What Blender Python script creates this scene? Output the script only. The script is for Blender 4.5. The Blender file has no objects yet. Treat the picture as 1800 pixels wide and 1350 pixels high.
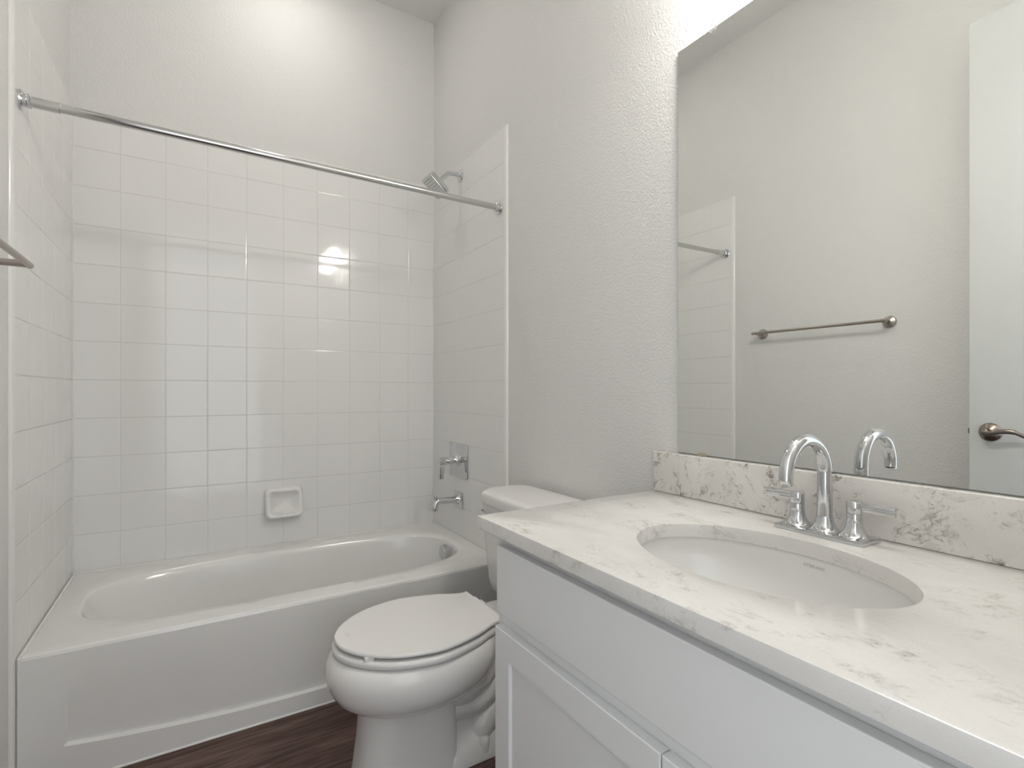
import bpy, bmesh, math, random
from mathutils import Vector, Matrix
random.seed(7)
PI = math.pi
S = bpy.context.scene
C = S.collection

# ------------------------------------------------------------------ camera
W = 1.531                      # tiled surface of the right wall (X); left tiled surface is X = 0
WD = 1.539                     # painted surface of the right wall
LD = -0.009                    # painted surface of the left wall
CEIL = 3.130
NEAR = -2.665                  # near wall, with the doorway the camera stands in
F, YAW, Y0 = 905.08, 0.55222, 685.65
cd = bpy.data.cameras.new('camera'); cam = bpy.data.objects.new('camera', cd); C.objects.link(cam)
cam.location = (0.4115, -2.6447, 1.105)
cam.rotation_euler = (PI/2, 0, -YAW)
cd.sensor_width = 36; cd.sensor_fit = 'HORIZONTAL'
cd.lens = 36*F/1800
cd.shift_y = (Y0-675)/1800
cd.clip_start = 0.01
S.camera = cam

# ------------------------------------------------------------------ world, exposure
wd = bpy.data.worlds.new('world'); S.world = wd; wd.use_nodes = True
bg = wd.node_tree.nodes['Background']
bg.inputs[0].default_value = (0.93, 0.97, 1.0, 1); bg.inputs[1].default_value = 1.15
S.view_settings.view_transform = 'Standard'; S.view_settings.look = 'None'
S.view_settings.gamma = 1; S.view_settings.use_curve_mapping = False
S.view_settings.exposure = 0.60
LAMP_VANITY = 36.5
LAMP_CEILING = 68.0

# ------------------------------------------------------------------ materials
def mat(name, col=(.8, .8, .8), rough=.5, metal=0.0, coat=0.0, spec=.5, emit=None, es=0):
    m = bpy.data.materials.new(name); m.use_nodes = True
    b = m.node_tree.nodes['Principled BSDF']
    b.inputs['Base Color'].default_value = (*col, 1)
    b.inputs['Roughness'].default_value = rough
    b.inputs['Metallic'].default_value = metal
    b.inputs['Coat Weight'].default_value = coat
    b.inputs['Specular IOR Level'].default_value = spec
    if emit:
        b.inputs['Emission Color'].default_value = (*emit, 1); b.inputs['Emission Strength'].default_value = es
    return m

class NT:
    def __init__(s, m):
        s.t = m.node_tree; s.b = s.t.nodes['Principled BSDF']
    def n(s, typ, **kw):
        x = s.t.nodes.new(typ)
        for k, v in kw.items():
            if k.startswith('i_'): x.inputs[k[2:].replace('_', ' ')].default_value = v
            else: setattr(x, k, v)
        return x
    def l(s, a, b): s.t.links.new(a, b)
    def math(s, op, a, b=None, c=None, clamp=False):
        x = s.t.nodes.new('ShaderNodeMath'); x.operation = op; x.use_clamp = clamp
        for i, v in enumerate((a, b, c)):
            if v is None: continue
            if isinstance(v, (int, float)): x.inputs[i].default_value = v
            else: s.l(v, x.inputs[i])
        return x.outputs[0]
    def ramp(s, f, stops):
        r = s.t.nodes.new('ShaderNodeValToRGB'); s.l(f, r.inputs[0])
        while len(r.color_ramp.elements) < len(stops): r.color_ramp.elements.new(.5)
        for e, (p, c) in zip(r.color_ramp.elements, stops):
            e.position = p; e.color = (*c, 1) if len(c) == 3 else c
        return r.outputs[0]
    def mix(s, f, a, b):
        x = s.t.nodes.new('ShaderNodeMix'); x.data_type = 'RGBA'
        s.l(f, x.inputs[0]) if not isinstance(f, (int, float)) else setattr(x.inputs[0], 'default_value', f)
        for i, v in ((6, a), (7, b)):
            if isinstance(v, tuple): x.inputs[i].default_value = (*v, 1)
            else: s.l(v, x.inputs[i])
        return x.outputs[2]

# painted drywall with orange-peel texture
def wall_paint(name, col):
    m = mat(name, col, .6, spec=.35); n = NT(m)
    tc = n.n('ShaderNodeTexCoord')
    a = n.n('ShaderNodeTexNoise', i_Scale=170.0, i_Detail=3.0, i_Roughness=.55); n.l(tc.outputs['Object'], a.inputs['Vector'])
    r = n.ramp(a.outputs[0], [(.38, (0, 0, 0)), (.66, (1, 1, 1))])
    bp = n.n('ShaderNodeBump', i_Strength=.55, i_Distance=.0016); n.l(r, bp.inputs['Height']); n.l(bp.outputs[0], n.b.inputs['Normal'])
    return m
M_wall = wall_paint('wall_paint', (.755, .75, .735))
M_ceil = wall_paint('ceiling_paint', (.80, .79, .775))

# square glazed tiles; uses generated object coordinates in metres
TP = .1545
def tile_mat(name, axis, off_u, off_v=.0, VCOL=(.70, .695, .68)):
    m = mat(name, (.78, .78, .77), .07, spec=.55); n = NT(m)
    tc = n.n('ShaderNodeTexCoord'); sx = n.n('ShaderNodeSeparateXYZ'); n.l(tc.outputs['Object'], sx.inputs[0])
    u = n.math('DIVIDE', n.math('SUBTRACT', sx.outputs[axis], off_u), TP)
    v = n.math('DIVIDE', n.math('SUBTRACT', sx.outputs[2], off_v), TP)
    def edge(c):
        f = n.math('FRACT', c)
        return n.math('MULTIPLY', n.math('MINIMUM', f, n.math('SUBTRACT', 1.0, f)), TP)   # metres to the nearest joint
    eu, ev = edge(u), edge(v)
    d = n.math('MINIMUM', eu, ev)
    h = n.math('SMOOTH_MIN', n.math('MINIMUM', d, .0035), .0035, .001)
    joint = n.math('LESS_THAN', d, .0013)
    jc = n.mix(n.math('LESS_THAN', eu, ev), (.64, .635, .62), VCOL)
    colr = n.mix(joint, (.82, .815, .80), jc)
    n.l(colr, n.b.inputs['Base Color'])
    # every tile sits at a very slightly different angle
    cb = n.n('ShaderNodeCombineXYZ'); n.l(n.math('FLOOR', u), cb.inputs[0]); n.l(n.math('FLOOR', v), cb.inputs[1])
    wn = n.n('ShaderNodeTexWhiteNoise', noise_dimensions='3D'); n.l(cb.outputs[0], wn.inputs['Vector'])
    sc = n.n('ShaderNodeSeparateColor'); n.l(wn.outputs['Color'], sc.inputs[0])
    tu = n.math('MULTIPLY', n.math('SUBTRACT', sc.outputs[0], .5), n.math('FRACT', u))
    tv = n.math('MULTIPLY', n.math('SUBTRACT', sc.outputs[1], .5), n.math('FRACT', v))
    tilt = n.math('MULTIPLY', n.math('ADD', tu, tv), .0011)
    wv = n.n('ShaderNodeTexNoise', i_Scale=14.0, i_Detail=1.0); n.l(tc.outputs['Object'], wv.inputs['Vector'])
    wav = n.math('MULTIPLY', wv.outputs[0], .0003)
    H = n.math('ADD', n.math('ADD', n.math('MULTIPLY', h, .16), tilt), wav)
    bp = n.n('ShaderNodeBump', i_Strength=1.0, i_Distance=1.0); n.l(H, bp.inputs['Height']); n.l(bp.outputs[0], n.b.inputs['Normal'])
    n.l(n.math('ADD', .07, n.math('MULTIPLY', joint, .4)), n.b.inputs['Roughness'])
    return m
ROW0 = 1.105+.9675
M_tile_back = tile_mat('glazed_tile_back', 0, .151, ROW0)
M_tile_side = tile_mat('glazed_tile_side', 1, -.778, ROW0, (.79, .785, .77))
M_trim_tile = mat('glazed_trim', (.82, .815, .80), .08)
M_porc = mat('porcelain', (.80, .79, .775), .06, coat=.3)
M_tub = mat('tub_enamel', (.79, .785, .77), .12, coat=.2)
M_seat = mat('seat_plastic', (.80, .79, .775), .22)
M_chrome = mat('chrome', (.66, .67, .68), .045, 1)
M_chrome_rod = mat('polished_steel', (.62, .62, .61), .15, 1)
M_nozzle = mat('nozzle_face', (.60, .61, .60), .3, 1)
M_rubber = mat('nozzle_rubber', (.42, .43, .42), .5)
M_nickel = mat('satin_nickel', (.44, .40, .36), .30, 1)
M_bronze = mat('dark_nickel', (.30, .26, .235), .26, 1)
M_cab = mat('cabinet_paint', (.80, .81, .815), .42)
M_cabin = mat('cabinet_inside', (.55, .55, .54), .6)
M_door = mat('door_paint', (.64, .65, .645), .38)
M_trimp = mat('trim_paint', (.76, .76, .75), .35)
M_dark = mat('dark_gap', (.03, .03, .03), .6)
M_caulk = mat('white_caulk', (.80, .79, .77), .4)
M_mirror = mat('mirror_silver', (.86, .875, .86), .0, 1)
M_mirror_edge = mat('mirror_edge', (.28, .36, .33), .15, spec=.8)
M_ink = mat('grey_print', (.33, .33, .33), .5)
M_plastic = mat('clear_plastic', (.92, .93, .93), .05); M_plastic.node_tree.nodes['Principled BSDF'].inputs['Transmission Weight'].default_value = .85
M_brass = mat('brushed_clip', (.62, .57, .48), .35, 1)
M_bulb = mat('lit_shade', (1, 1, 1), .4, emit=(1, .955, .89), es=LAMP_VANITY)
M_diff = mat('lit_diffuser', (1, 1, 1), .4, emit=(1, .965, .91), es=LAMP_CEILING)

# quartz with grey-brown speckled veins
def quartz(name, stretch, deep, seed, amt=.85, scl=18.0, sh=0.0):
    m = mat(name, (.8, .8, .8), .16, spec=.5); n = NT(m)
    tc = n.n('ShaderNodeTexCoord'); mp = n.n('ShaderNodeMapping'); mp.inputs['Scale'].default_value = stretch; mp.inputs['Location'].default_value = (seed, seed*1.7, 0)
    mp.inputs['Rotation'].default_value = (0, 0, .35)
    n.l(tc.outputs['Object'], mp.inputs['Vector'])
    wz = n.n('ShaderNodeTexNoise', i_Scale=9.0, i_Detail=3.0); n.l(mp.outputs[0], wz.inputs['Vector'])
    add = n.n('ShaderNodeVectorMath', operation='MULTIPLY_ADD'); n.l(wz.outputs['Color'], add.inputs[0]); add.inputs[1].default_value = (.16, .16, .16); n.l(mp.outputs[0], add.inputs[2])
    v1 = n.n('ShaderNodeTexNoise', i_Scale=scl, i_Detail=6.0, i_Roughness=.62); n.l(add.outputs[0], v1.inputs['Vector'])
    ridge = n.math('ABSOLUTE', n.math('SUBTRACT', v1.outputs[0], .5))
    line = n.ramp(ridge, [(0, (1, 1, 1)), (.032, (0, 0, 0))])
    brk = n.n('ShaderNodeTexNoise', i_Scale=scl*.62, i_Detail=4.0, i_Roughness=.65); n.l(mp.outputs[0], brk.inputs['Vector'])
    msk = n.ramp(brk.outputs[0], [(.50-sh, (0, 0, 0)), (.63-sh, (1, 1, 1))])
    sp = n.n('ShaderNodeTexNoise', i_Scale=60.0, i_Detail=4.0, i_Roughness=.7); n.l(add.outputs[0], sp.inputs['Vector'])
    spk = n.ramp(sp.outputs[0], [(.47, (0, 0, 0)), (.60, (1, 1, 1))])
    f = n.math('MULTIPLY', n.math('MULTIPLY', line, msk), n.math('ADD', .25, n.math('MULTIPLY', spk, .75)))
    blot = n.math('MULTIPLY', n.math('MULTIPLY', spk, n.ramp(brk.outputs[0], [(.54, (0, 0, 0)), (.68, (1, 1, 1))])), .6)
    f = n.math('MAXIMUM', f, blot)
    cl = n.n('ShaderNodeTexNoise', i_Scale=5.0, i_Detail=5.0, i_Roughness=.6); n.l(add.outputs[0], cl.inputs['Vector'])
    base = n.ramp(cl.outputs[0], [(.30, deep[0]), (.62, deep[1])])
    dk = n.n('ShaderNodeTexNoise', i_Scale=4.0); n.l(mp.outputs[0], dk.inputs['Vector'])
    dcol = n.mix(dk.outputs[0], (.13, .12, .11), (.26, .21, .15))
    fine = n.n('ShaderNodeTexNoise', i_Scale=420.0, i_Detail=1.0); n.l(tc.outputs['Object'], fine.inputs['Vector'])
    base2 = n.mix(n.math('MULTIPLY', n.ramp(fine.outputs[0], [(.4, (0, 0, 0)), (.7, (1, 1, 1))]), .25), base, (.64, .63, .60))
    n.l(n.mix(n.math('MULTIPLY', f, amt, None, True), base2, dcol), n.b.inputs['Base Color'])
    return m
M_quartz = quartz('quartz_top', (1.0, .62, 1.0), ((.68, .665, .64), (.79, .775, .755)), 3.0, .66, 22.0, .005)
M_quartz_b = quartz('quartz_splash', (1.0, 1.0, 1.0), ((.72, .69, .655), (.83, .805, .775)), 11.0, 1.15, 24.0, .045)

# dark wood-look vinyl plank, boards along X
def floor_mat():
    m = mat('vinyl_plank', (.1, .06, .05), .46, spec=.3); n = NT(m)
    tc = n.n('ShaderNodeTexCoord'); sx = n.n('ShaderNodeSeparateXYZ'); n.l(tc.outputs['Object'], sx.inputs[0])
    row = n.math('FLOOR', n.math('DIVIDE', sx.outputs[1], .18))
    fy = n.math('FRACT', n.math('DIVIDE', sx.outputs[1], .18))
    ox = n.math('ADD', n.math('DIVIDE', sx.outputs[0], 1.22), n.math('MULTIPLY', row, .37))
    pl = n.math('FLOOR', ox); fx = n.math('FRACT', ox)
    cb = n.n('ShaderNodeCombineXYZ'); n.l(row, cb.inputs[0]); n.l(pl, cb.inputs[1])
    wn = n.n('ShaderNodeTexWhiteNoise', noise_dimensions='3D'); n.l(cb.outputs[0], wn.inputs['Vector'])
    mp = n.n('ShaderNodeMapping'); mp.inputs['Scale'].default_value = (1.1, 17, 1); n.l(tc.outputs['Object'], mp.inputs['Vector'])
    ad = n.n('ShaderNodeVectorMath', operation='MULTIPLY_ADD'); n.l(wn.outputs['Color'], ad.inputs[0]); ad.inputs[1].default_value = (9, 9, 9); n.l(mp.outputs[0], ad.inputs[2])
    g = n.n('ShaderNodeTexNoise', i_Scale=3.6, i_Detail=8.0, i_Roughness=.68, i_Distortion=.6); n.l(ad.outputs[0], g.inputs['Vector'])
    col = n.ramp(g.outputs[0], [(.30, (.042, .022, .018)), (.46, (.088, .050, .041)), (.60, (.16, .098, .082)), (.74, (.27, .18, .155))])
    e = n.math('MINIMUM', n.math('MULTIPLY', n.math('MINIMUM', fy, n.math('SUBTRACT', 1.0, fy)), .18), n.math('MULTIPLY', n.math('MINIMUM', fx, n.math('SUBTRACT', 1.0, fx)), 1.22))
    j = n.math('LESS_THAN', e, .0011)
    n.l(n.mix(n.math('MULTIPLY', j, .7), col, (.02, .012, .01)), n.b.inputs['Base Color'])
    bp = n.n('ShaderNodeBump', i_Strength=.25, i_Distance=.001); n.l(g.outputs[0], bp.inputs['Height']); n.l(bp.outputs[0], n.b.inputs['Normal'])
    return m
M_floor = floor_mat()

# ------------------------------------------------------------------ mesh helpers
def obj(name, bm, m, parent=None, smooth=False, angle=None):
    bmesh.ops.recalc_face_normals(bm, faces=bm.faces)
    me = bpy.data.meshes.new(name); bm.to_mesh(me); bm.free()
    ms = m if isinstance(m, (list, tuple)) else [m]
    for x in ms: me.materials.append(x)
    o = bpy.data.objects.new(name, me); C.objects.link(o)
    if smooth:
        for p in me.polygons: p.use_smooth = True
        me.set_sharp_from_angle(angle=math.radians(angle or 35))
    if parent: o.parent = parent; o.matrix_parent_inverse = parent.matrix_basis.inverted()
    return o
def tag(o, label, cat, group=None):
    o['label'] = label; o['category'] = cat
    if group: o['group'] = group
    return o
def thing(name, label, cat, loc=(0, 0, 0), group=None):
    o = bpy.data.objects.new(name, None); C.objects.link(o); o.location = loc
    o.empty_display_size = .05
    bpy.context.view_layer.update()
    return tag(o, label, cat, group)
def struct(name, bm, m, parent=None, **k):
    o = obj(name, bm, m, parent, **k)
    if not parent: o['kind'] = 'structure'
    return o

def box(bm, x0, x1, y0, y1, z0, z1, bev=0, seg=2, mi=0):
    vs = [bm.verts.new((x, y, z)) for x in (x0, x1) for y in (y0, y1) for z in (z0, z1)]
    fs = [bm.faces.new([vs[i] for i in q]) for q in ((0, 1, 3, 2), (4, 6, 7, 5), (0, 4, 5, 1), (2, 3, 7, 6), (0, 2, 6, 4), (1, 5, 7, 3))]
    for f in fs: f.material_index = mi
    if bev:
        es = list({e for f in fs for e in f.edges})
        r = bmesh.ops.bevel(bm, geom=es, offset=bev, segments=seg, profile=.5, affect='EDGES')
        for f in r['faces']: f.material_index = mi
    return vs
def loft(bm, rings, cap0=True, cap1=True, closed=False, mi=0):
    R = [[bm.verts.new(p) for p in r] for r in rings]
    n = len(R[0]); k = len(R)
    for i in range(k if closed else k-1):
        a, b = R[i], R[(i+1) % k]
        for j in range(n):
            f = bm.faces.new((a[j], a[(j+1) % n], b[(j+1) % n], b[j])); f.material_index = mi
    if not closed:
        if cap0: bm.faces.new(R[0][::-1]).material_index = mi
        if cap1: bm.faces.new(R[-1]).material_index = mi
    return R
def tube(bm, pts, rad, seg=20, cap=True):
    pts = [Vector(p) for p in pts]; n = len(pts)
    rad = rad if isinstance(rad, (list, tuple)) else [rad]*n
    rings = []; up = None
    for i, p in enumerate(pts):
        t = (pts[min(i+1, n-1)]-pts[max(i-1, 0)]).normalized()
        if up is None:
            up = Vector((0, 0, 1)) if abs(t.z) < .9 else Vector((0, 1, 0))
        s = t.cross(up).normalized(); up = s.cross(t).normalized()
        r = rad[i]
        rr = r if isinstance(r, tuple) else (r, r)
        rings.append([p+s*rr[0]*math.cos(a)+up*rr[1]*math.sin(a) for a in [2*PI*j/seg for j in range(seg)]])
    loft(bm, rings, cap, cap)
def lathe(bm, prof, origin, axis='z', seg=32, sx=1, sy=1):
    """prof: list of (radius, height) along axis"""
    rings = []
    o = Vector(origin)
    for r, h in prof:
        ring = []
        for j in range(seg):
            a = 2*PI*j/seg; c, s = r*math.cos(a)*sx, r*math.sin(a)*sy
            v = {'z': (c, s, h), 'x': (h, c, s), 'y': (c, h, s)}[axis]
            ring.append(o+Vector(v))
        rings.append(ring)
    loft(bm, rings)
def sup(cx, cy, a, b, z, n=2.0, N=64, nf=None):
    """superellipse ring in the XY plane"""
    out = []
    for j in range(N):
        t = 2*PI*j/N; c, s = math.cos(t), math.sin(t)
        out.append(Vector((cx+a*math.copysign(abs(c)**(2/n), c), cy+b*math.copysign(abs(s)**(2/n), s), z)))
    return out
def rrect(x0, x1, y0, y1, r, z, k=6):
    out = []
    for cx, cy, a0 in ((x1-r, y1-r, 0), (x0+r, y1-r, PI/2), (x0+r, y0+r, PI), (x1-r, y0+r, 3*PI/2)):
        for i in range(k+1):
            a = a0+PI/2*i/k; out.append(Vector((cx+r*math.cos(a), cy+r*math.sin(a), z)))
    return out
def spline(pts, n=8):
    pts = [Vector(p) for p in pts]; out = []
    for i in range(len(pts)-1):
        p0 = pts[max(i-1, 0)]; p1 = pts[i]; p2 = pts[i+1]; p3 = pts[min(i+2, len(pts)-1)]
        for k in range(n):
            t = k/n
            out.append(.5*((2*p1)+(p2-p0)*t+(2*p0-5*p1+4*p2-p3)*t*t+(3*p1-p0-3*p2+p3)*t**3))
    out.append(pts[-1]); return out
BM = bmesh.new
def wire_text(name, s, size, m, parent, fn, res=3):
    cu = bpy.data.curves.new(name, 'FONT'); cu.body = s; cu.size = size; cu.align_x = 'CENTER'; cu.resolution_u = res
    t = bpy.data.objects.new('t', cu); C.objects.link(t); bpy.context.view_layer.update()
    me = bpy.data.meshes.new_from_object(t.evaluated_get(bpy.context.evaluated_depsgraph_get()))
    bpy.data.objects.remove(t)
    me.name = name
    for v in me.vertices: v.co = fn(v.co.x, v.co.y)
    me.materials.clear(); me.materials.append(m)
    o = bpy.data.objects.new(name, me); C.objects.link(o)
    if parent: o.parent = parent; o.matrix_parent_inverse = parent.matrix_basis.inverted()
    return o

# ------------------------------------------------------------------ room shell
b = BM(); box(b, -.15, WD+.15, NEAR-1.3, .15, -.08, 0); struct('floor', b, M_floor)
b = BM(); box(b, -.15, WD+.15, NEAR-.12, .15, CEIL, CEIL+.08); struct('ceiling', b, M_ceil)
b = BM(); box(b, -.15, WD+.15, .009, .13, 0, CEIL); struct('wall_back', b, M_wall)
b = BM(); box(b, LD-.12, LD, NEAR-.12, .009, 0, CEIL); struct('wall_left', b, M_wall)
b = BM(); box(b, WD, WD+.12, NEAR-.12, .009, 0, CEIL); struct('wall_right', b, M_wall)
DX0, DX1, DH = .190, .935, 2.50
b = BM()
box(b, LD, DX0-.02, NEAR-.115, NEAR, 0, CEIL); box(b, DX1+.02, WD, NEAR-.115, NEAR, 0, CEIL)
box(b, DX0-.02, DX1+.02, NEAR-.115, NEAR, DH+.02, CEIL)
struct('wall_near', b, M_wall)
# doorway lining and casing
b = BM()
box(b, DX0-.02, DX0, NEAR-.12, NEAR+.004, 0, DH); box(b, DX1, DX1+.02, NEAR-.12, NEAR+.004, 0, DH)
box(b, DX0-.02, DX1+.02, NEAR-.12, NEAR+.004, DH, DH+.02)
box(b, DX0-.075, DX0-.006, NEAR+.0, NEAR+.014, 0, DH+.07, .003); box(b, DX0-.0059, DX1+.0, NEAR, NEAR+.014, DH+.006, DH+.07, .003)
struct('trim_1', b, M_trimp)
b = BM(); box(b, LD, LD+.012, NEAR+.02, -.80, 0, .085, .003); struct('baseboard_left', b, M_trimp)
b = BM(); box(b, WD-.012, WD, -1.65, -.80, 0, .085, .003); struct('baseboard_right', b, M_trimp)

# the open door, leaning toward the left wall, seen in the mirror
HX, HY = .211, NEAR+.012
EX, EY = .150, -1.891
dv = Vector((EX-HX, EY-HY)); DL = dv.length; dang = math.atan2(dv.y, dv.x)
door = bpy.data.objects.new('door_1', None); C.objects.link(door)
door.location = (HX, HY, .012); door.rotation_euler = (0, 0, dang); door['kind'] = 'structure'
bpy.context.view_layer.update()
# local: x along the leaf from hinge to latch edge, y = away from the room (left), face seen is y = 0
DT, DZ = .035, 2.480
def lobj(name, bm, m, parent, **k):
    o = obj(name, bm, m, None, **k); o.parent = parent; return o
b = BM()
st = .118
xs = [0, st, DL-st, DL]; zs = [0, .24, .862-.012, 1.035-.012, DZ-.125, DZ]
for i in range(3):
    for k in range(5):
        if i == 1 and k in (1, 3):
            continue
        box(b, xs[i], xs[i+1], 0, DT, zs[k], zs[k+1])
bmesh.ops.remove_doubles(b, verts=b.verts, dist=1e-5)
lobj('door_leaf', b, M_door, door)
for k in (1, 3):
    b = BM()
    x0, x1, z0, z1 = xs[1], xs[2], zs[k], zs[k+1]
    rings = []
    for ins, dep in ((0, 0), (.006, .007), (.016, .010), (.022, .006), (.04, .006), (.055, .001)):
        rings.append([Vector((x0+ins, dep, z0+ins)), Vector((x1-ins, dep, z0+ins)), Vector((x1-ins, dep, z1-ins)), Vector((x0+ins, dep, z1-ins))])
    rings.append([Vector((p.x, DT-.001, p.z)) for p in rings[-1]])
    rings.append([Vector((x0, DT-.001, z0)), Vector((x1, DT-.001, z0)), Vector((x1, DT-.001, z1)), Vector((x0, DT-.001, z1))])
    loft(b, rings, True, True)
    lobj('door_panel', b, M_door, door)
# lever handle: rosette, spindle, curved lever pointing to the hinge side
LX, LZ = DL-.063, .950-.012
hd = BM(); lathe(hd, [(.0335, 0), (.034, -.004), (.031, -.008), (.0275, -.010), (.024, -.0125), (.013, -.019), (.011, -.042), (.0115, -.048), (.006, -.051)], (LX, 0, LZ), 'y', 40)
rose = lobj('door_handle', hd, M_bronze, door, smooth=True)
lv = BM(); tube(lv, spline([(LX+.006, -.046, LZ), (LX-.02, -.050, LZ-.001), (LX-.05, -.050, LZ+.007), (LX-.08, -.046, LZ+.006), (LX-.112, -.040, LZ-.010)], 6),
               [(.008, .009)]*6+[(.0065, .0085)]*13+[(.006, .007)]*6, 16)
o = obj('lever', lv, M_bronze, None, smooth=True); o.parent = rose
o = BM(); box(o, DL-.0005, DL+.0015, .006, .029, LZ-.028, LZ+.028, .0008)
o2 = BM(); box(o2, DL+.001, DL+.009, .011, .024, LZ-.01, LZ+.01, .002)
lobj('latch_plate', o, M_bronze, door); lobj('latch_bolt', o2, M_bronze, door)
for hz in (.2, 1.2, 2.2):
    hb = BM(); tube(hb, [(-.004, -.004, hz), (-.004, -.004, hz+.09)], .006, 12); lobj('hinge', hb, M_bronze, door, smooth=True)

# ------------------------------------------------------------------ tile surround
TT = 1.105+.9675+.1545
RIMZ = .379
ts = thing('tile_panel', 'large field of white square glazed tiles on the back wall above the bathtub', 'wall tile', (0.765, 0, .38), 'white tile panels around the bathtub')
b = BM(); box(b, 0, W, 0, .0085, RIMZ, TT); obj('tile_field', b, M_tile_back, ts)
for side, x0, x1, lab in (('left', LD+.0005, 0, 'narrow white tile panel on the left wall at the sloped end of the bathtub'), ('right', W, WD-.0005, 'white tile panel on the right wall carrying the shower fittings')):
    tp = thing('tile_panel', lab, 'wall tile', (x0, -.38, 0), 'white tile panels around the bathtub')
    b = BM(); box(b, x0, x1, -.762, -.0005, .0, TT-.004); obj('tile_field', b, M_tile_side, tp)
    # bullnose trim down the front edge
    b = BM(); sgn = 1 if side == 'left' else -1
    xw = LD if side == 'left' else WD; xf = 0 if side == 'left' else W
    sec = [(xw+sgn*.0003, -.762), (xf, -.762), (xf, -.775), (xf-sgn*.002, -.7815), (xf-sgn*.0055, -.785), (xw+sgn*.0003, -.786)]
    loft(b, [[Vector((x, y, z)) for x, y in sec] for z in (0, TT)])
    obj('edge_trim', b, M_trim_tile, tp, smooth=True, angle=30)
    b = BM(); tube(b, [(xf, -.0005, RIMZ), (xf, -.0005, TT)], .004, 10)
    obj('corner_caulk', b, M_caulk, tp, smooth=True)

# ------------------------------------------------------------------ bathtub
RZ = .379; TF = -.757
tub = thing('bathtub', 'white alcove bathtub with a plain front apron below the tiled walls', 'bathtub', (.765, -.38, 0))
b = BM()
N = 192
cx, cy = .772, -.380
def basin(ax, ay, z, n, dx=0, dy=0): return sup(cx+dx, cy+dy, ax, ay, z, n, N)
outer = []
inn = basin(.684, .278, RZ, 3.2)
x0, x1, y0, y1 = .0045, W-.0045, TF, -.0045
for p in inn:   # project each inner point to the outer rectangle
    d = Vector((p.x-cx, p.y-cy)); k = min(((x1-cx) if d.x > 0 else (cx-x0))/max(abs(d.x), 1e-6), ((y1-cy) if d.y > 0 else (cy-y0))/max(abs(d.y), 1e-6))
    outer.append(Vector((cx+d.x*k, cy+d.y*k, RZ)))
for c in ((x0, y0), (x1, y0), (x0, y1), (x1, y1)):
    j = min(range(N), key=lambda j: (outer[j].x-c[0])**2+(outer[j].y-c[1])**2); outer[j] = Vector((c[0], c[1], RZ))
def lerp(a, b2, t): return [p.lerp(q, t) for p, q in zip(a, b2)]
def lay(r, z): return [Vector((p.x, p.y, z)) for p in r]
rings = []
def inset(r, d): return [Vector((min(max(p.x, x0+d), x1-d), min(max(p.y, y0+d), y1-d), p.z)) for p in r]
o0 = outer
rings.append(lay(o0, RZ-.012)); rings.append(lay(inset(o0, .003), RZ-.005)); rings.append(lay(inset(o0, .009), RZ-.0005)); rings.append(lay(inset(o0, .014), RZ))
rings.append(lay(lerp(inset(o0, .014), inn, .5), RZ+.0005))
rings.append(basin(.690, .284, RZ-.0005, 3.3)); rings.append(basin(.684, .278, RZ-.004, 3.2)); rings.append(basin(.679, .273, RZ-.012, 3.1))
# basin walls: steep at the drain (right) end, sloped backrest at the left end
for ax, ay, z, n, dx in ((.672, .266, .345, 3.1, .004), (.648, .256, .27, 3.0, .018), (.616, .244, .19, 2.9, .036), (.575, .228, .115, 2.8, .058), (.54, .21, .082, 2.8, .068), (.48, .175, .066, 2.8, .075), (.38, .12, .060, 2.8, .085), (.2, .06, .057, 2.6, .12)):
    rings.append(basin(ax, ay, z, n, dx))
loft(b, rings, False, True)
# apron, slightly recessed panel with a shallow curved lower ledge
def zb(x): return .058+.045*((x-.765)/.65)**2
cols = [x0, .05, .100, .106]+[.106+(1.424-.106)*i/30 for i in range(1, 30)]+[1.424, 1.430, 1.48, x1]
rowsf = [('z', 0), ('b', 0), ('b', .0045)]+[('t', t/8) for t in range(1, 9)]+[('z', RZ-.03), ('z', RZ-.012)]
G = []
for kind, v in rowsf:
    row = []
    for x in cols:
        B = zb(x)
        z = v if kind == 'z' else (B+v if kind == 'b' else B+.0045+(.315-B-.0045)*v)
        inside = .104 < x < 1.426
        rec = 0
        if inside and (kind == 'b' and v > 0): rec = .014
        if inside and kind == 't': rec = .014*(1-v)
        row.append(b.verts.new((x, TF+rec, z)))
    G.append(row)
for i in range(len(G)-1):
    for j in range(len(cols)-1):
        b.faces.new((G[i][j], G[i][j+1], G[i+1][j+1], G[i+1][j]))
bmesh.ops.remove_doubles(b, verts=b.verts, dist=.0004)
obj('tub_body', b, M_tub, tub, smooth=True, angle=28)
b = BM()
RC = RZ-.004
tube(b, [(.006, -.0065, RC), (W-.006, -.0065, RC)], .0062, 8); tube(b, [(.0064, -.752, RC), (.0064, -.006, RC)], .0062, 8); tube(b, [(W-.0064, -.752, RC), (W-.0064, -.006, RC)], .0062, 8)
tube(b, [(.0052, TF+.0025, .001), (.0052, TF+.0025, RC)], .005, 8)
tube(b, [(.004, TF-.001, .0015), (W-.06, TF-.001, .0015)], .004, 8)
obj('caulk_line', b, M_caulk, tub, smooth=True)
# overflow cover at the drain end
b = BM(); oc = (1.410, -.415, .342)
lathe(b, [(.033, .016), (.036, .010), (.0355, -.008), (.032, -.012), (.010, -.0125)], oc, 'x', 36)
obj('overflow_cover', b, M_chrome, tub, smooth=True)
b = BM(); lathe(b, [(.030, -.0), (.032, .003), (.02, .004)], (1.30, -.38, .058), 'z', 32); obj('drain', b, M_chrome, tub, smooth=True)

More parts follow.
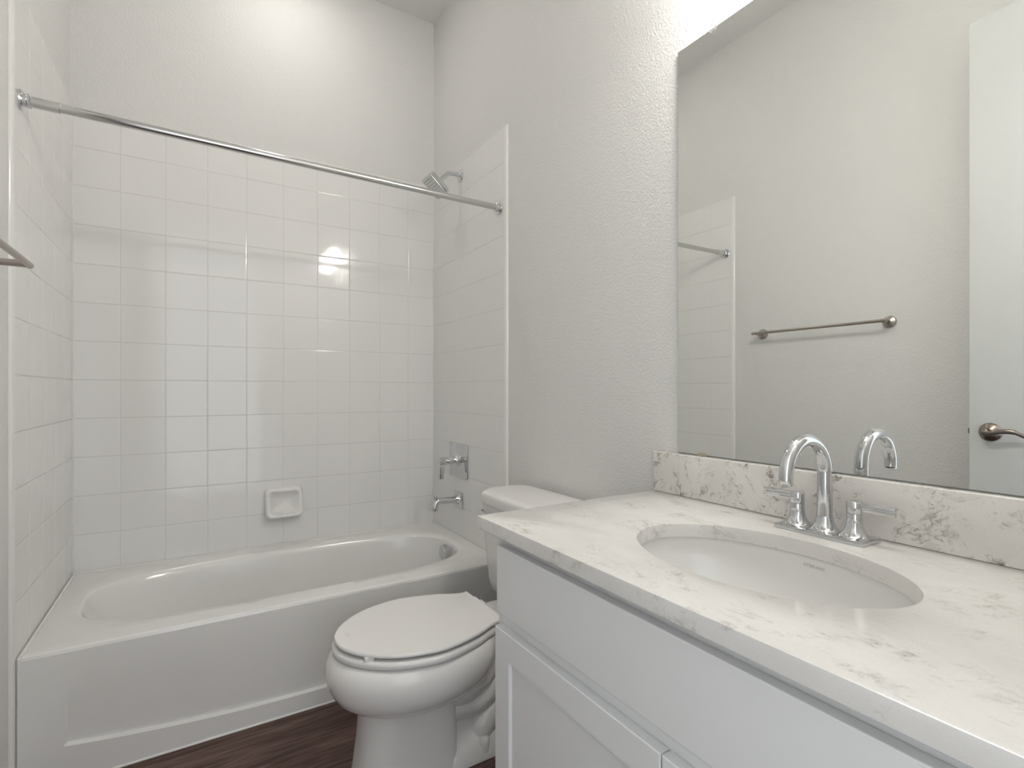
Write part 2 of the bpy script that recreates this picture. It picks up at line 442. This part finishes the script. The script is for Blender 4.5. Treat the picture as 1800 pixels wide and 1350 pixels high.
# ------------------------------------------------------------------ ceramic soap dish
sd = thing('soap_dish', 'small white ceramic soap dish on the back tile above the bathtub', 'soap dish', (.766, 0, .578))
b = BM()
sx0, sx1, sz0, sz1 = .690, .850, .510, .643
def sring(ins, y, r, dz=0): 
    return [Vector((p.x, y, p.y)) for p in rrect(sx0+ins, sx1-ins, sz0+ins+dz, sz1-ins, max(r, .004), 0, 6)]
rings = [sring(-.003, -.0005, .022), sring(-.003, -.006, .022), sring(0, -.018, .024), sring(.004, -.025, .024), sring(.009, -.028, .022), sring(.015, -.026, .018), sring(.020, -.020, .016), sring(.026, -.013, .014), sring(.036, -.008, .012), sring(.050, -.006, .008)]
loft(b, rings, True, True)
# lower lip stands further out
for v in b.verts:
    k = max(0, min(1, (.590-v.co.z)/.07)); k = k*k*(3-2*k)
    if v.co.y < -.007: v.co.y -= .030*k*(1 if v.co.y < -.012 else .55)
obj('dish_body', b, M_porc, sd, smooth=True, angle=70)
b = BM()
for i in range(10):
    for q in range(2):
        lathe(b, [(.0052, -.003), (.0046, .0015), (.0020, .0034)], (.714+i*.0116+.005*q, -.050+.012*q, .5295+.005*q), 'z', 10)
obj('grip_bumps', b, M_porc, sd, smooth=True)

# ------------------------------------------------------------------ shower rod
rd = thing('shower_rod', 'long chrome shower curtain rod spanning the alcove above the bathtub', 'shower rod', (.765, -.728, 1.895))
RY = -.728; ZL, ZR = 1.905, 1.889
def rodp(x): return (x, RY, ZL+(ZR-ZL)*x/W)
b = BM(); tube(b, [rodp(.05), rodp(W-.012)], .0122, 24); obj('rod', b, M_chrome_rod, rd, smooth=True)
b = BM(); tube(b, [rodp(.008), rodp(.085)], .0145, 24); tube(b, [rodp(.085), rodp(.087)], .0138, 24); obj('sleeve', b, M_chrome_rod, rd, smooth=True)
for x, s in ((0, 1), (W, -1)):
    b = BM(); z = rodp(x)[2]
    lathe(b, [(.025, 0), (.0265, s*.004), (.024, s*.008), (.018, s*.0095), (.0175, s*.017), (.0195, s*.019), (.0195, s*.023), (.016, s*.026), (.0125, s*.027)], (x, RY, z), 'x', 32)
    obj('wall_flange', b, M_chrome, rd, smooth=True)

# ------------------------------------------------------------------ shower head
SY = -.346
sh = thing('wall_shower', 'square chrome shower head on a bent arm high on the right tile', 'shower', (W, SY, 2.16))
b = BM(); lathe(b, [(.028, 0), (.0285, -.003), (.025, -.007), (.014, -.010), (.011, -.012)], (W, SY, 2.162), 'x', 32, 1, 1); obj('wall_flange', b, M_chrome, sh, smooth=True)
b = BM(); arm = spline([(W, SY, 2.162), (1.497, SY, 2.165), (1.466, SY, 2.160), (1.440, SY, 2.138), (1.424, SY, 2.119)], 8); tube(b, arm, .0105, 20); obj('shower_arm', b, M_chrome, sh, smooth=True)
nrm = Vector((-.66, 0, -.751)).normalized(); tan = Vector((.751, 0, -.66)); side = Vector((0, 1, 0))
hc = Vector((1.402, SY, 2.095))
def headring(hw, d, r):
    return [hc+tan*p.x+side*p.y+nrm*d for p in rrect(-hw, hw, -hw, hw, r, 0, 5)]
b = BM(); tube(b, [Vector((1.424, SY, 2.119))+nrm*-.004, Vector((1.424, SY, 2.119))+nrm*.008, Vector((1.424, SY, 2.119))+nrm*.012, hc-nrm*.004], [.0135, .0145, .010, .013], 20)
obj('ball_joint', b, M_chrome, sh, smooth=True)
b = BM(); loft(b, [headring(.040, -.006, .012), headring(.054, -.003, .012), headring(.0575, .002, .010), headring(.058, .018, .010), headring(.056, .020, .010)]); hp = obj('shower_head', b, M_chrome, sh, smooth=True)
b = BM(); loft(b, [headring(.053, .019, .009), headring(.052, .0225, .009)]); obj('nozzle_face', b, M_nozzle, hp, smooth=True)
b = BM()
for i in range(-3, 4):
    for k in range(-3, 4):
        c = hc+tan*(i*.0138)+side*(k*.0138)+nrm*.022
        loft(b, [[c+tan*r*math.cos(a)+side*r*math.sin(a)+nrm*d for a in [2*PI*q/8 for q in range(8)]] for r, d in ((.0026, 0), (.0018, .003))])
o = obj('nozzles', b, M_rubber, hp, smooth=True)

# ------------------------------------------------------------------ tub valve
VZ, VY = .758, -.329
vv = thing('shower_valve', 'chrome square valve plate with lever, above the tub spout', 'shower valve', (W, VY, VZ))
b = BM(); box(b, W-.008, W-.0003, VY-.099, VY+.099, VZ-.084, VZ+.084, .0025); obj('plate', b, M_chrome, vv, smooth=True)
b = BM(); lathe(b, [(.034, -.007), (.030, -.012), (.022, -.022), (.0185, -.034), (.0175, -.060), (.0175, -.0605)], (W, VY, VZ), 'x', 32); obj('stem', b, M_chrome, vv, smooth=True)
b = BM(); lathe(b, [(.0175, -.062), (.0182, -.064), (.0182, -.110), (.0165, -.112)], (W, VY, VZ), 'x', 32)
box(b, W-.108, W-.086, VY-.009, VY+.009, VZ-.086, VZ-.012, .002); obj('lever', b, M_chrome, vv, smooth=True)

# ------------------------------------------------------------------ tub spout
PZ, PY = .560, -.331
sp = thing('tub_spout', 'chrome bathtub spout with pull-up diverter on the right tile', 'tub spout', (W, PY, PZ))
b = BM(); box(b, W-.007, W, PY-.044, PY+.044, PZ-.041, PZ+.041, .0025); obj('plate', b, M_chrome, sp, smooth=True)
b = BM(); tube(b, [(W-.006, PY, PZ+.004), (W-.016, PY, PZ+.004), (W-.03, PY, PZ+.004), (W-.06, PY, PZ+.005)]+spline([(1.432, PY, PZ+.006), (1.413, PY, PZ+.003), (1.401, PY, PZ-.014), (1.398, PY, PZ-.038)], 8), [.024, .019, .0165, .016]+[.016]*6+[.0165]*10+[.017]*9, 24); obj('spout', b, M_chrome, sp, smooth=True)
b = BM(); lathe(b, [(.0045, -.006), (.0045, .010), (.0115, .013), (.0115, .0185), (.006, .020)], (1.402, PY, PZ+.009), 'z', 24); obj('diverter_knob', b, M_chrome, sp, smooth=True)

# ------------------------------------------------------------------ toilet
TY = -1.187
to = thing('toilet', 'white two-piece elongated toilet with lid down, between bathtub and vanity', 'toilet', (1.12, TY, 0))
NN = 72
def plan(xf, xb, hw, z, nf=2.0, nb=2.6, xm=None):
    """front (towards -X) half ellipse and squarer back half"""
    xm = xf+(xb-xf)*.52 if xm is None else xm; out = []
    for j in range(NN):
        t = 2*PI*j/NN; c, s = math.cos(t), math.sin(t)
        n = nb if c > 0 else nf; a = (xb-xm) if c > 0 else (xm-xf)
        out.append(Vector((xm+a*math.copysign(abs(c)**(2/n), c), TY+hw*math.copysign(abs(s)**(2/n), s), z)))
    return out
b = BM()
# bowl with its rim
loft(b, [plan(.84, 1.06, .085, .216, 2.1, 2.6, .95), plan(.80, 1.115, .124, .221, 2.1, 2.6, .955), plan(.765, 1.155, .154, .236, 2.1, 2.6, .96), plan(.737, 1.182, .178, .259, 2.1, 2.6, .965), plan(.721, 1.203, .192, .290, 2.1, 2.6, .97), plan(.715, 1.213, .196, .322, 2.1, 2.6, .97), plan(.720, 1.216, .194, .348, 2.1, 2.6, .97),
         plan(.731, 1.22, .187, .365, 2.1, 2.4, .97), plan(.744, 1.22, .178, .373, 2.1, 2.4, .97), plan(.77, 1.20, .15, .374, 2.1, 2.4, .97)])
# deck behind the seat, carrying the tank
def blk(x0_, x1_, hw, z, r): return rrect(x0_, x1_, TY-hw, TY+hw, r, z, 8)
loft(b, [blk(1.05, 1.36, .055, .20, .03), blk(1.06, 1.42, .075, .28, .04), blk(1.08, 1.47, .10, .325, .04), blk(1.10, 1.49, .112, .345, .03), blk(1.11, 1.495, .114, .362, .03), blk(1.12, 1.49, .108, .369, .03)])
# front pedestal column
def colr(x0_, x1_, hw, z):
    out = []
    xm = x0_+.10
    for j in range(NN):
        t = 2*PI*j/NN; c, s = math.cos(t), math.sin(t)
        n = 14 if c > 0 else 2.6; a = (x1_-xm) if c > 0 else (xm-x0_)
        m2 = 8 if c > 0 else 2.6
        out.append(Vector((xm+a*math.copysign(abs(c)**(2/n), c), TY+hw*math.copysign(abs(s)**(2/m2), s), z)))
    return out
loft(b, [colr(.786, 1.073, .103, 0), colr(.786, 1.073, .103, .006), colr(.792, 1.072, .100, .03), colr(.803, 1.070, .097, .12), colr(.808, 1.068, .097, .19), colr(.810, 1.068, .097, .225), colr(.83, 1.05, .09, .25)])
# foot and trapway behind the column
loft(b, [blk(1.02, 1.40, .108, 0, .05), blk(1.02, 1.40, .108, .012, .05), blk(1.02, 1.392, .100, .035, .05), blk(1.02, 1.37, .085, .060, .045), blk(1.02, 1.36, .058, .085, .04), blk(1.02, 1.35, .05, .23, .04)])
for s in (-1, 1):
    tube(b, spline([(1.02, TY+s*.055, .215), (1.10, TY+s*.06, .20), (1.17, TY+s*.06, .235), (1.215, TY+s*.055, .30), (1.23, TY+s*.05, .35)], 6), .038, 18)
    tube(b, spline([(1.04, TY+s*.05, .165), (1.13, TY+s*.055, .155), (1.205, TY+s*.055, .19), (1.25, TY+s*.052, .26), (1.265, TY+s*.05, .33)], 6), .038, 18)
    tube(b, spline([(1.34, TY+s*.045, .16), (1.25, TY+s*.05, .13), (1.18, TY+s*.05, .09), (1.16, TY+s*.045, .05)], 6), .045, 18)
    lathe(b, [(.018, 0), (.018, .03), (.014, .038), (.006, .041)], (1.155, TY+s*.088, .020), 'z', 20)
obj('bowl', b, M_porc, to, smooth=True, angle=50)
# seat ring and lid
def seatout(x_front, x_back, hw, z, back_hw=.129, N2=26):
    """outline of an elongated seat: rounded front, flanks drawn in, squared back"""
    half = [(x_front, 0)]
    key = [(x_front, 0, 0), (x_front+.008, .045*hw/.19, 0), (x_front+.045, .105*hw/.19, 0), (x_front+.12, .162*hw/.19, 0), (x_front+.22, hw*.997, 0), (x_front+.29, hw*.965, 0), (x_front+.365, hw*.85, 0), (x_front+.42, hw*.705, 0), (x_back-.018, back_hw-.004, 0), (x_back, back_hw, 0)]
    pts = spline(key, 5)
    out = [Vector((p.x, TY+p.y, z)) for p in pts]
    out += [Vector((p.x, TY-p.y, z)) for p in reversed(pts[1:])]
    return out
def shr(r, d, z, dz=0):
    c = Vector((.98, TY)); out = []
    for p in r:
        v = Vector((p.x-c.x, p.y-c.y)); L = v.length; v = v*(L-d)/L
        out.append(Vector((c.x+v.x, c.y+v.y, z)))
    return out
b = BM(); so = seatout(.7335, 1.205, .193, .38)
loft(b, [shr(so, .004, .3765), shr(so, 0, .380), shr(so, 0, .391), shr(so, .003, .395), shr(so, .010, .397), shr(so, .06, .397), shr(so, .066, .39), shr(so, .066, .3765)], closed=True); obj('seat', b, M_seat, to, smooth=True, angle=50)
b = BM(); lo = seatout(.739, 1.207, .189, .40)
loft(b, [shr(lo, .006, .4055), shr(lo, .001, .4065), shr(lo, 0, .409), shr(lo, .0005, .413), shr(lo, .003, .4155), shr(lo, .03, .4165), shr(lo, .09, .417)]); obj('lid', b, M_seat, to, smooth=True, angle=40)
for px, py in ((.800, -.1135), (.80, .1135), (1.10, -.125), (1.10, .125)):
    b = BM(); box(b, px-.012, px+.012, TY+py-.005, TY+py+.005, .396, .4065, .001)
    obj('lid_bumper', b, M_seat, to)
b = BM(); tube(b, [(1.222, TY-.105, .392), (1.222, TY+.105, .392)], .0095, 16)
for s in (-1, 1): box(b, 1.205, 1.245, TY+s*.075-.02, TY+s*.075+.02, .369, .392, .004)
obj('hinge', b, M_seat, to, smooth=True)
# faint moulded mark near the front of the lid
b = BM()
def arcm(cx_, cy_, r_, a0, a1):
    return [(cx_+r_*math.cos(a0+(a1-a0)*i/10), cy_+r_*math.sin(a0+(a1-a0)*i/10), .4168) for i in range(11)]
mx, my = .790, TY+.022
tube(b, arcm(mx, my, .011, 2.2, 4.6), .0007, 6); tube(b, arcm(mx, my, .016, 2.3, 4.4), .0007, 6)
tube(b, arcm(mx+.004, my, .021, 2.5, 4.1), .0007, 6)
for a in (-.5, -.1, .3): tube(b, [(mx+.006+.004*math.cos(a), my-.012+.004*math.sin(a), .4168), (mx+.006+.018*math.cos(a), my-.016+.018*math.sin(a), .4168)], .0007, 6)
obj('embossed_mark', b, M_seat, to, smooth=True)
# tank
def tk(x0_, x1_, hw, z, bow=.012, r=.045):
    out = []
    for p in rrect(x0_, x1_, TY-hw, TY+hw, r, z, 10):
        k = max(0, 1-((p.y-TY)/hw)**2); t = max(0, min(1, (x1_-p.x)/(x1_-x0_)))
        out.append(Vector((p.x-bow*k*t, p.y, z)))
    return out
b = BM(); loft(b, [tk(1.375, 1.49, .185, .362), tk(1.352, 1.505, .207, .366), tk(1.335, 1.51, .217, .385), tk(1.328, 1.512, .221, .42), tk(1.318, 1.515, .229, .55), tk(1.312, 1.517, .235, .692)]); obj('tank', b, M_porc, to, smooth=True, angle=50)
def tl(d, z): 
    out = []
    for p in rrect(1.300+d, 1.522-d*.6, TY-.258+d, TY+.258-d, .07, z, 12):
        k = max(0, 1-abs((p.y-TY)/.258)**2.2); t = max(0, min(1, (1.522-p.x)/.22))
        w = abs((p.y-TY)/.258)
        x = p.x-.022*k*t
        if t > .5: x += .05*max(0, w-.62)*t
        out.append(Vector((x, p.y, z)))
    return out
b = BM(); loft(b, [tl(.012, .690), tl(.006, .693), tl(.001, .704), tl(0, .722), tl(.002, .731), tl(.008, .7365), tl(.020, .7385), tl(.045, .7395)]); obj('tank_lid', b, M_porc, to, smooth=True, angle=50)
b = BM()
lathe(b, [(.013, 0), (.0135, -.006), (.009, -.009), (.008, -.018)], (1.322, TY+.200, .662), 'x', 24)
tube(b, spline([(1.298, TY+.210, .663), (1.295, TY+.175, .660), (1.295, TY+.135, .653)], 5), [(.006, .008)]*5+[(.005, .007)]*6, 14); obj('flush_lever', b, M_chrome, to, smooth=True)

# ------------------------------------------------------------------ vanity cabinet
VB = -2.625
va = thing('vanity_cabinet', 'light grey painted vanity cabinet with shaker doors under the stone countertop', 'cabinet', (1.26, -2.14, 0))
FX = .987
b = BM()
box(b, FX, WD-.001, -1.674, -1.656, .10, .793)         # left end panel
box(b, FX, WD-.001, VB, VB+.018, .10, .793)
box(b, FX, FX+.019, VB+.0185, -1.6745, .755, .793)       # top rail of the face frame
box(b, FX, FX+.019, VB+.0185, -1.6745, .575, .640); box(b, FX, FX+.019, VB+.0185, -1.6745, .10, .14)
box(b, FX, FX+.019, -1.71, -1.6745, .1405, .5745); box(b, FX, FX+.019, VB+.0185, VB+.06, .1405, .5745); box(b, FX, FX+.019, -2.165, -2.115, .1405, .5745)
box(b, FX+.0195, WD-.001, VB+.0185, -1.6745, .10, .118)
box(b, 1.515, WD-.001, VB+.0185, -1.6745, .119, .79)
obj('carcass', b, M_cab, va)
b = BM(); box(b, 1.05, WD-.001, VB, -1.656, 0, .0995); obj('toe_kick', b, M_cab, va)
DF = .967
b = BM(); box(b, DF, FX-.0005, VB+.02, -1.680, .628, .7705, .0018); obj('false_drawer_front', b, M_cab, va)
def shaker(y0_, y1_, z0_, z1_):
    b = BM(); s = .056
    rings = []
    for dx, ins in ((.0195, 0), (.0015, 0), (0, .0015), (0, s), (.0012, s+.0012), (.0075, s+.0025), (.0075, s+.0035), (.011, s+.0037), (.011, s+.0055), (.0075, s+.0057), (.0075, s+.02)):
        rings.append([Vector((DF+dx, y0_+ins, z0_+ins)), Vector((DF+dx, y1_-ins, z0_+ins)), Vector((DF+dx, y1_-ins, z1_-ins)), Vector((DF+dx, y0_+ins, z1_-ins))])
    loft(b, rings, True, True)
    return b
d1 = obj('door', shaker(-2.1385, -1.673, .125, .5945), M_cab, va)
d2 = obj('door', shaker(VB+.02, -2.1415, .125, .5945), M_cab, va)

# ------------------------------------------------------------------ countertop with oval cut-out
CZ, CB = .823, .794
CX0, CX1, CY1, CY0 = .953, WD-.001, -1.6155, NEAR+.022
SX, SYc, SA, SB = 1.2255, -2.1165, .1590, .2290
b = BM(); NE = 96
def ell(d, z): return [Vector((SX+(SA+d)*math.cos(2*PI*j/NE), SYc+(SB+d)*math.sin(2*PI*j/NE), z)) for j in range(NE)]
def rect_from(r, d, z):
    out = []
    X0, X1, Y0_, Y1_ = CX0+d, CX1-(d if d < .01 else 0), CY0+d, CY1-d
    for p in r:
        v = Vector((p.x-SX, p.y-SYc))
        k = min(((X1-SX) if v.x > 0 else (SX-X0))/max(abs(v.x), 1e-6), ((Y1_-SYc) if v.y > 0 else (SYc-Y0_))/max(abs(v.y), 1e-6))
        out.append(Vector((SX+v.x*k, SYc+v.y*k, z)))
    for c in ((X0, Y0_), (X1, Y0_), (X0, Y1_), (X1, Y1_)):
        cn = Vector((c[0]-SX, c[1]-SYc)); 
        j = min(range(NE), key=lambda j: (ref[j].x-c[0])**2+(ref[j].y-c[1])**2) if ref else 0
        out[j] = Vector((c[0], c[1], z))
    return out
ref = None
e0 = ell(0, CZ)
ref = None
def base_rect():
    out = []
    for p in e0:
        v = Vector((p.x-SX, p.y-SYc))
        k = min(((CX1-SX) if v.x > 0 else (SX-CX0))/max(abs(v.x), 1e-6), ((CY1-SYc) if v.y > 0 else (SYc-CY0))/max(abs(v.y), 1e-6))
        out.append(Vector((SX+v.x*k, SYc+v.y*k, CZ)))
    return out
ref = base_rect()
rings = [rect_from(e0, .0025, CB), rect_from(e0, 0, CB+.0025), rect_from(e0, 0, CZ-.0035), rect_from(e0, .001, CZ-.001), rect_from(e0, .0035, CZ),
         ell(.002, CZ), ell(.0005, CZ-.0007), ell(0, CZ-.002), ell(0, CB+.001), ell(.001, CB)]
loft(b, rings, closed=True)
tag(obj('countertop', b, M_quartz, None, smooth=True, angle=30), 'white quartz countertop with grey veining and an oval sink cut-out on the vanity', 'countertop')
b = BM(); box(b, 1.5125, WD-.001, CY0, -1.6175, CZ+.0004, .9335, .002, 3)
tag(obj('backsplash', b, M_quartz_b, None, smooth=True), 'low veined quartz backsplash strip between the countertop and the mirror', 'backsplash')

# ------------------------------------------------------------------ undermount sink
sk = thing('undermount_sink', 'white oval ceramic sink set under the quartz countertop', 'sink', (SX, SYc, .65))
def sinkpt(t, a, off=0):
    """t from 0 at the rim to 1 at the drain, a = angle; off = distance inwards"""
    th = t*PI/2; k = math.cos(th)**.62; z = CB-.0015-.150*math.sin(th)**1.1
    rx, ry = (SA+.006)*k-off, (SB+.006)*k-off
    return Vector((SX+rx*math.cos(a), SYc+ry*math.sin(a), z+off*.4))
b = BM(); T = [0, .03, .06, .1, .15, .2, .28, .36, .45, .54, .63, .72, .80, .87, .93, .97]
NS = 72
inner = [[sinkpt(t, 2*PI*j/NS) for j in range(NS)] for t in T]
outer_r = [[sinkpt(t, 2*PI*j/NS, -.008)-Vector((0, 0, .006 if t > .1 else 0)) for j in range(NS)] for t in reversed(T)]
fl = [[Vector((SX+(SA+.03)*math.cos(2*PI*j/NS), SYc+(SB+.03)*math.sin(2*PI*j/NS), z)) for j in range(NS)] for z in (CB-.010, CB-.0008)]
top_in = [[Vector((SX+(SA+.006)*math.cos(2*PI*j/NS), SYc+(SB+.006)*math.sin(2*PI*j/NS), CB-.0008)) for j in range(NS)]]
loft(b, outer_r+fl+top_in+inner, True, True)
obj('basin', b, M_porc, sk, smooth=True, angle=60)
b = BM(); lathe(b, [(.026, -.003), (.028, .001), (.022, .004), (.019, .002), (.012, .006), (.004, .0075)], (SX+.0, SYc, CB-.150), 'z', 32); obj('drain', b, M_chrome, sk, smooth=True)
# printed name on the back wall of the basin
def ontext(u, v):
    # u along -Y (reading direction seen from the room), v upwards
    y = -2.126-u
    s = (y-SYc)/(SB+.006)
    zt = .7745+v*.85
    sn = ((CB-.0015-zt)/.150); th = math.asin(max(0, min(1, sn))**(1/1.1)); k = math.cos(th)**.62
    x = SX+(SA+.006)*math.sqrt(max(0, k*k-s*s))
    return Vector((x-.0006, y, zt+.0001))
wire_text('printed_name', 'STERLING', .0088, M_ink, sk, ontext)

# ------------------------------------------------------------------ basin faucet
FXc, FY = 1.461, -2.108
fa = thing('sink_faucet', 'chrome two-handle centerset faucet with gooseneck spout behind the sink', 'faucet', (FXc, FY, CZ))
b = BM()
PZ0 = CZ+.0003
box(b, FXc-.033, FXc+.033, FY-.083, FY+.083, PZ0, PZ0+.0085, .001)
GX, GY = 45, 111
def hgt(x, y):
    h = 0
    for cyy, r0 in ((FY-.0535, .0135), (FY, .0145), (FY+.0535, .0135)):
        d = math.hypot(x-FXc, y-cyy)
        q = 1-min(1, max(0, d-r0)/(.033-r0)); f = .030*(1-math.sqrt(max(0, 1-q*q)))
        h = max(h, f)+min(h, f)*.6
    return min(h, .030)
grid = [[b.verts.new((FXc-.0325+.065*i/(GX-1), FY-.0825+.165*j/(GY-1), PZ0+.0082+hgt(FXc-.0325+.065*i/(GX-1), FY-.0825+.165*j/(GY-1)))) for j in range(GY)] for i in range(GX)]
for i in range(GX-1):
    for j in range(GY-1): b.faces.new((grid[i][j], grid[i+1][j], grid[i+1][j+1], grid[i][j+1]))
obj('base_plate', b, M_chrome, fa, smooth=True, angle=40)
b = BM(); pts = [(FXc, FY, CZ+.01), (FXc, FY, CZ+.036), (FXc, FY, CZ+.07), (FXc, FY, CZ+.10)]
R0 = .0665; zc = CZ+.121; arc = []
for i in range(0, 41):
    a = PI*i/40*1.03; arc.append((FXc-R0+R0*math.cos(a), FY, zc+R0*math.sin(a)))
end = arc[-1]; pts += arc+[(end[0]+.0015, FY, end[2]-.006)]
n = len(pts); rad = [.0142, .0140, .0136, .0134]+[.0134-.0014*i/40 for i in range(41)]+[.0122]
tube(b, pts, rad, 32)
obj('spout', b, M_chrome, fa, smooth=True)
b = BM(); lathe(b, [(.0085, 0), (.0085, -.0015), (.004, -.001)], (pts[-1][0], FY, pts[-1][2]), 'z', 20); obj('aerator', b, M_nozzle, fa, smooth=True)
for s in (1, -1):
    b = BM(); yy = FY+s*.0535
    lathe(b, [(.0138, .010), (.0136, .024), (.0134, .037), (.0130, .050), (.0126, .0515), (.0126, .052)], (FXc, yy, CZ), 'z', 32)
    hs = obj('handle_post', b, M_chrome, fa, smooth=True)
    b = BM(); lathe(b, [(.0128, .0525), (.0133, .0535), (.0133, .0735), (.0125, .0748), (.008, .075)], (FXc, yy, CZ), 'z', 32)
    box(b, FXc-.0035, FXc+.0035, min(yy+s*.006, yy+s*.067), max(yy+s*.006, yy+s*.067), CZ+.057, CZ+.0725, .0016)
    box(b, FXc-.0095, FXc+.0095, min(yy+s*.004, yy+s*.068), max(yy+s*.004, yy+s*.068), CZ+.0695, CZ+.0735, .0012)
    obj('lever', b, M_chrome, fa, smooth=True)

# ------------------------------------------------------------------ mirror
MX = 1.533; MY1, MY0, MZ0, MZ1 = -1.6875, NEAR+.03, .9365, 2.0245
mi = thing('wall_mirror', 'large frameless wall mirror above the backsplash', 'mirror', (MX, -2.15, MZ0))
b = BM(); box(b, MX, WD-.0006, MY0, MY1, MZ0, MZ1, mi=1)
# narrow polished edge around the silvered face
for f in b.faces:
    if f.calc_center_median().x < MX+.0005: f.material_index = 0
bm_f = [f for f in b.faces if f.material_index == 0]
bmesh.ops.inset_region(b, faces=bm_f, thickness=.0032, depth=0)
for f in b.faces:
    c = f.calc_center_median()
    f.material_index = 0 if (c.x < MX+.0005 and abs(c.y-(MY0+MY1)/2) < .1 and abs(c.z-(MZ0+MZ1)/2) < .1) else 1
obj('mirror_glass', b, [M_mirror, M_mirror_edge], mi)
b = BM()
lathe(b, [(.011, 0), (.0115, -.002), (.0095, -.0045), (.004, -.0055), (.0035, -.003)], (MX-.0006, -1.797, MZ1+.004), 'x', 20)
c1 = tag(obj('mirror_clip', b, M_plastic, None, smooth=True), 'round clear plastic clip on the top edge of the wall mirror', 'mirror clip')
b = BM(); box(b, MX-.0045, MX-.0006, -1.782, -1.757, MZ0-.0028, MZ0+.0055, .0006)
tag(obj('mirror_clip', b, M_brass, None), 'small brushed metal clip at the bottom left of the wall mirror', 'mirror clip')

# ------------------------------------------------------------------ towel bar on the left wall
tb = thing('towel_bar', 'satin nickel towel bar on the left painted wall, reflected in the mirror', 'towel bar', (LD, -1.26, 1.412))
BZ, BX = 1.412, .066
for y in (-.957, -1.563):
    b = BM(); lathe(b, [(.0275, 0), (.028, .003), (.026, .008), (.018, .012), (.0095, .015), (.0085, .02), (.0085, .07), (.008, .078), (.004, .081)], (LD, y, BZ), 'x', 28)
    obj('post', b, M_nickel, tb, smooth=True)
b = BM(); tube(b, [(BX, -.938, BZ), (BX, -.940, BZ), (BX, -1.580, BZ), (BX, -1.582, BZ)], [.0055, .0075, .0075, .0055], 20); obj('bar', b, M_nickel, tb, smooth=True)

# ------------------------------------------------------------------ lamps (above the frame)
vl = thing('vanity_light', 'chrome vanity light bar with frosted shades on the wall above the mirror', 'wall light', (WD, -2.11, 2.30))
b = BM(); box(b, WD-.025, WD-.0005, -2.33, -1.89, 2.30, 2.36, .004); obj('back_bar', b, M_chrome, vl)
for y in (-2.27, -2.11, -1.95):
    b = BM(); tube(b, [(WD-.02, y, 2.33), (WD-.11, y, 2.33)], .007, 12); tube(b, [(WD-.11, y, 2.345), (WD-.11, y, 2.31)], .02, 16); obj('shade_arm', b, M_chrome, vl, smooth=True)
    b = BM(); lathe(b, [(.022, .0), (.035, -.01), (.045, -.05), (.052, -.12), (.052, -.135)], (WD-.11, y, 2.312), 'z', 24); obj('lamp_shade', b, M_bulb, vl, smooth=True)
cl = thing('ceiling_light', 'round flush ceiling light above the bathtub', 'ceiling light', (.765, -.38, CEIL))
b = BM(); lathe(b, [(.075, -.0005), (.078, -.008), (.068, -.014), (.053, -.012), (.053, -.002)], (.765, -.38, CEIL), 'z', 40); obj('trim_ring', b, M_trimp, cl, smooth=True)
b = BM(); lathe(b, [(.052, -.003), (.052, -.0125), (.045, -.016), (.02, -.0175)], (.765, -.38, CEIL), 'z', 40); obj('diffuser', b, M_diff, cl, smooth=True)
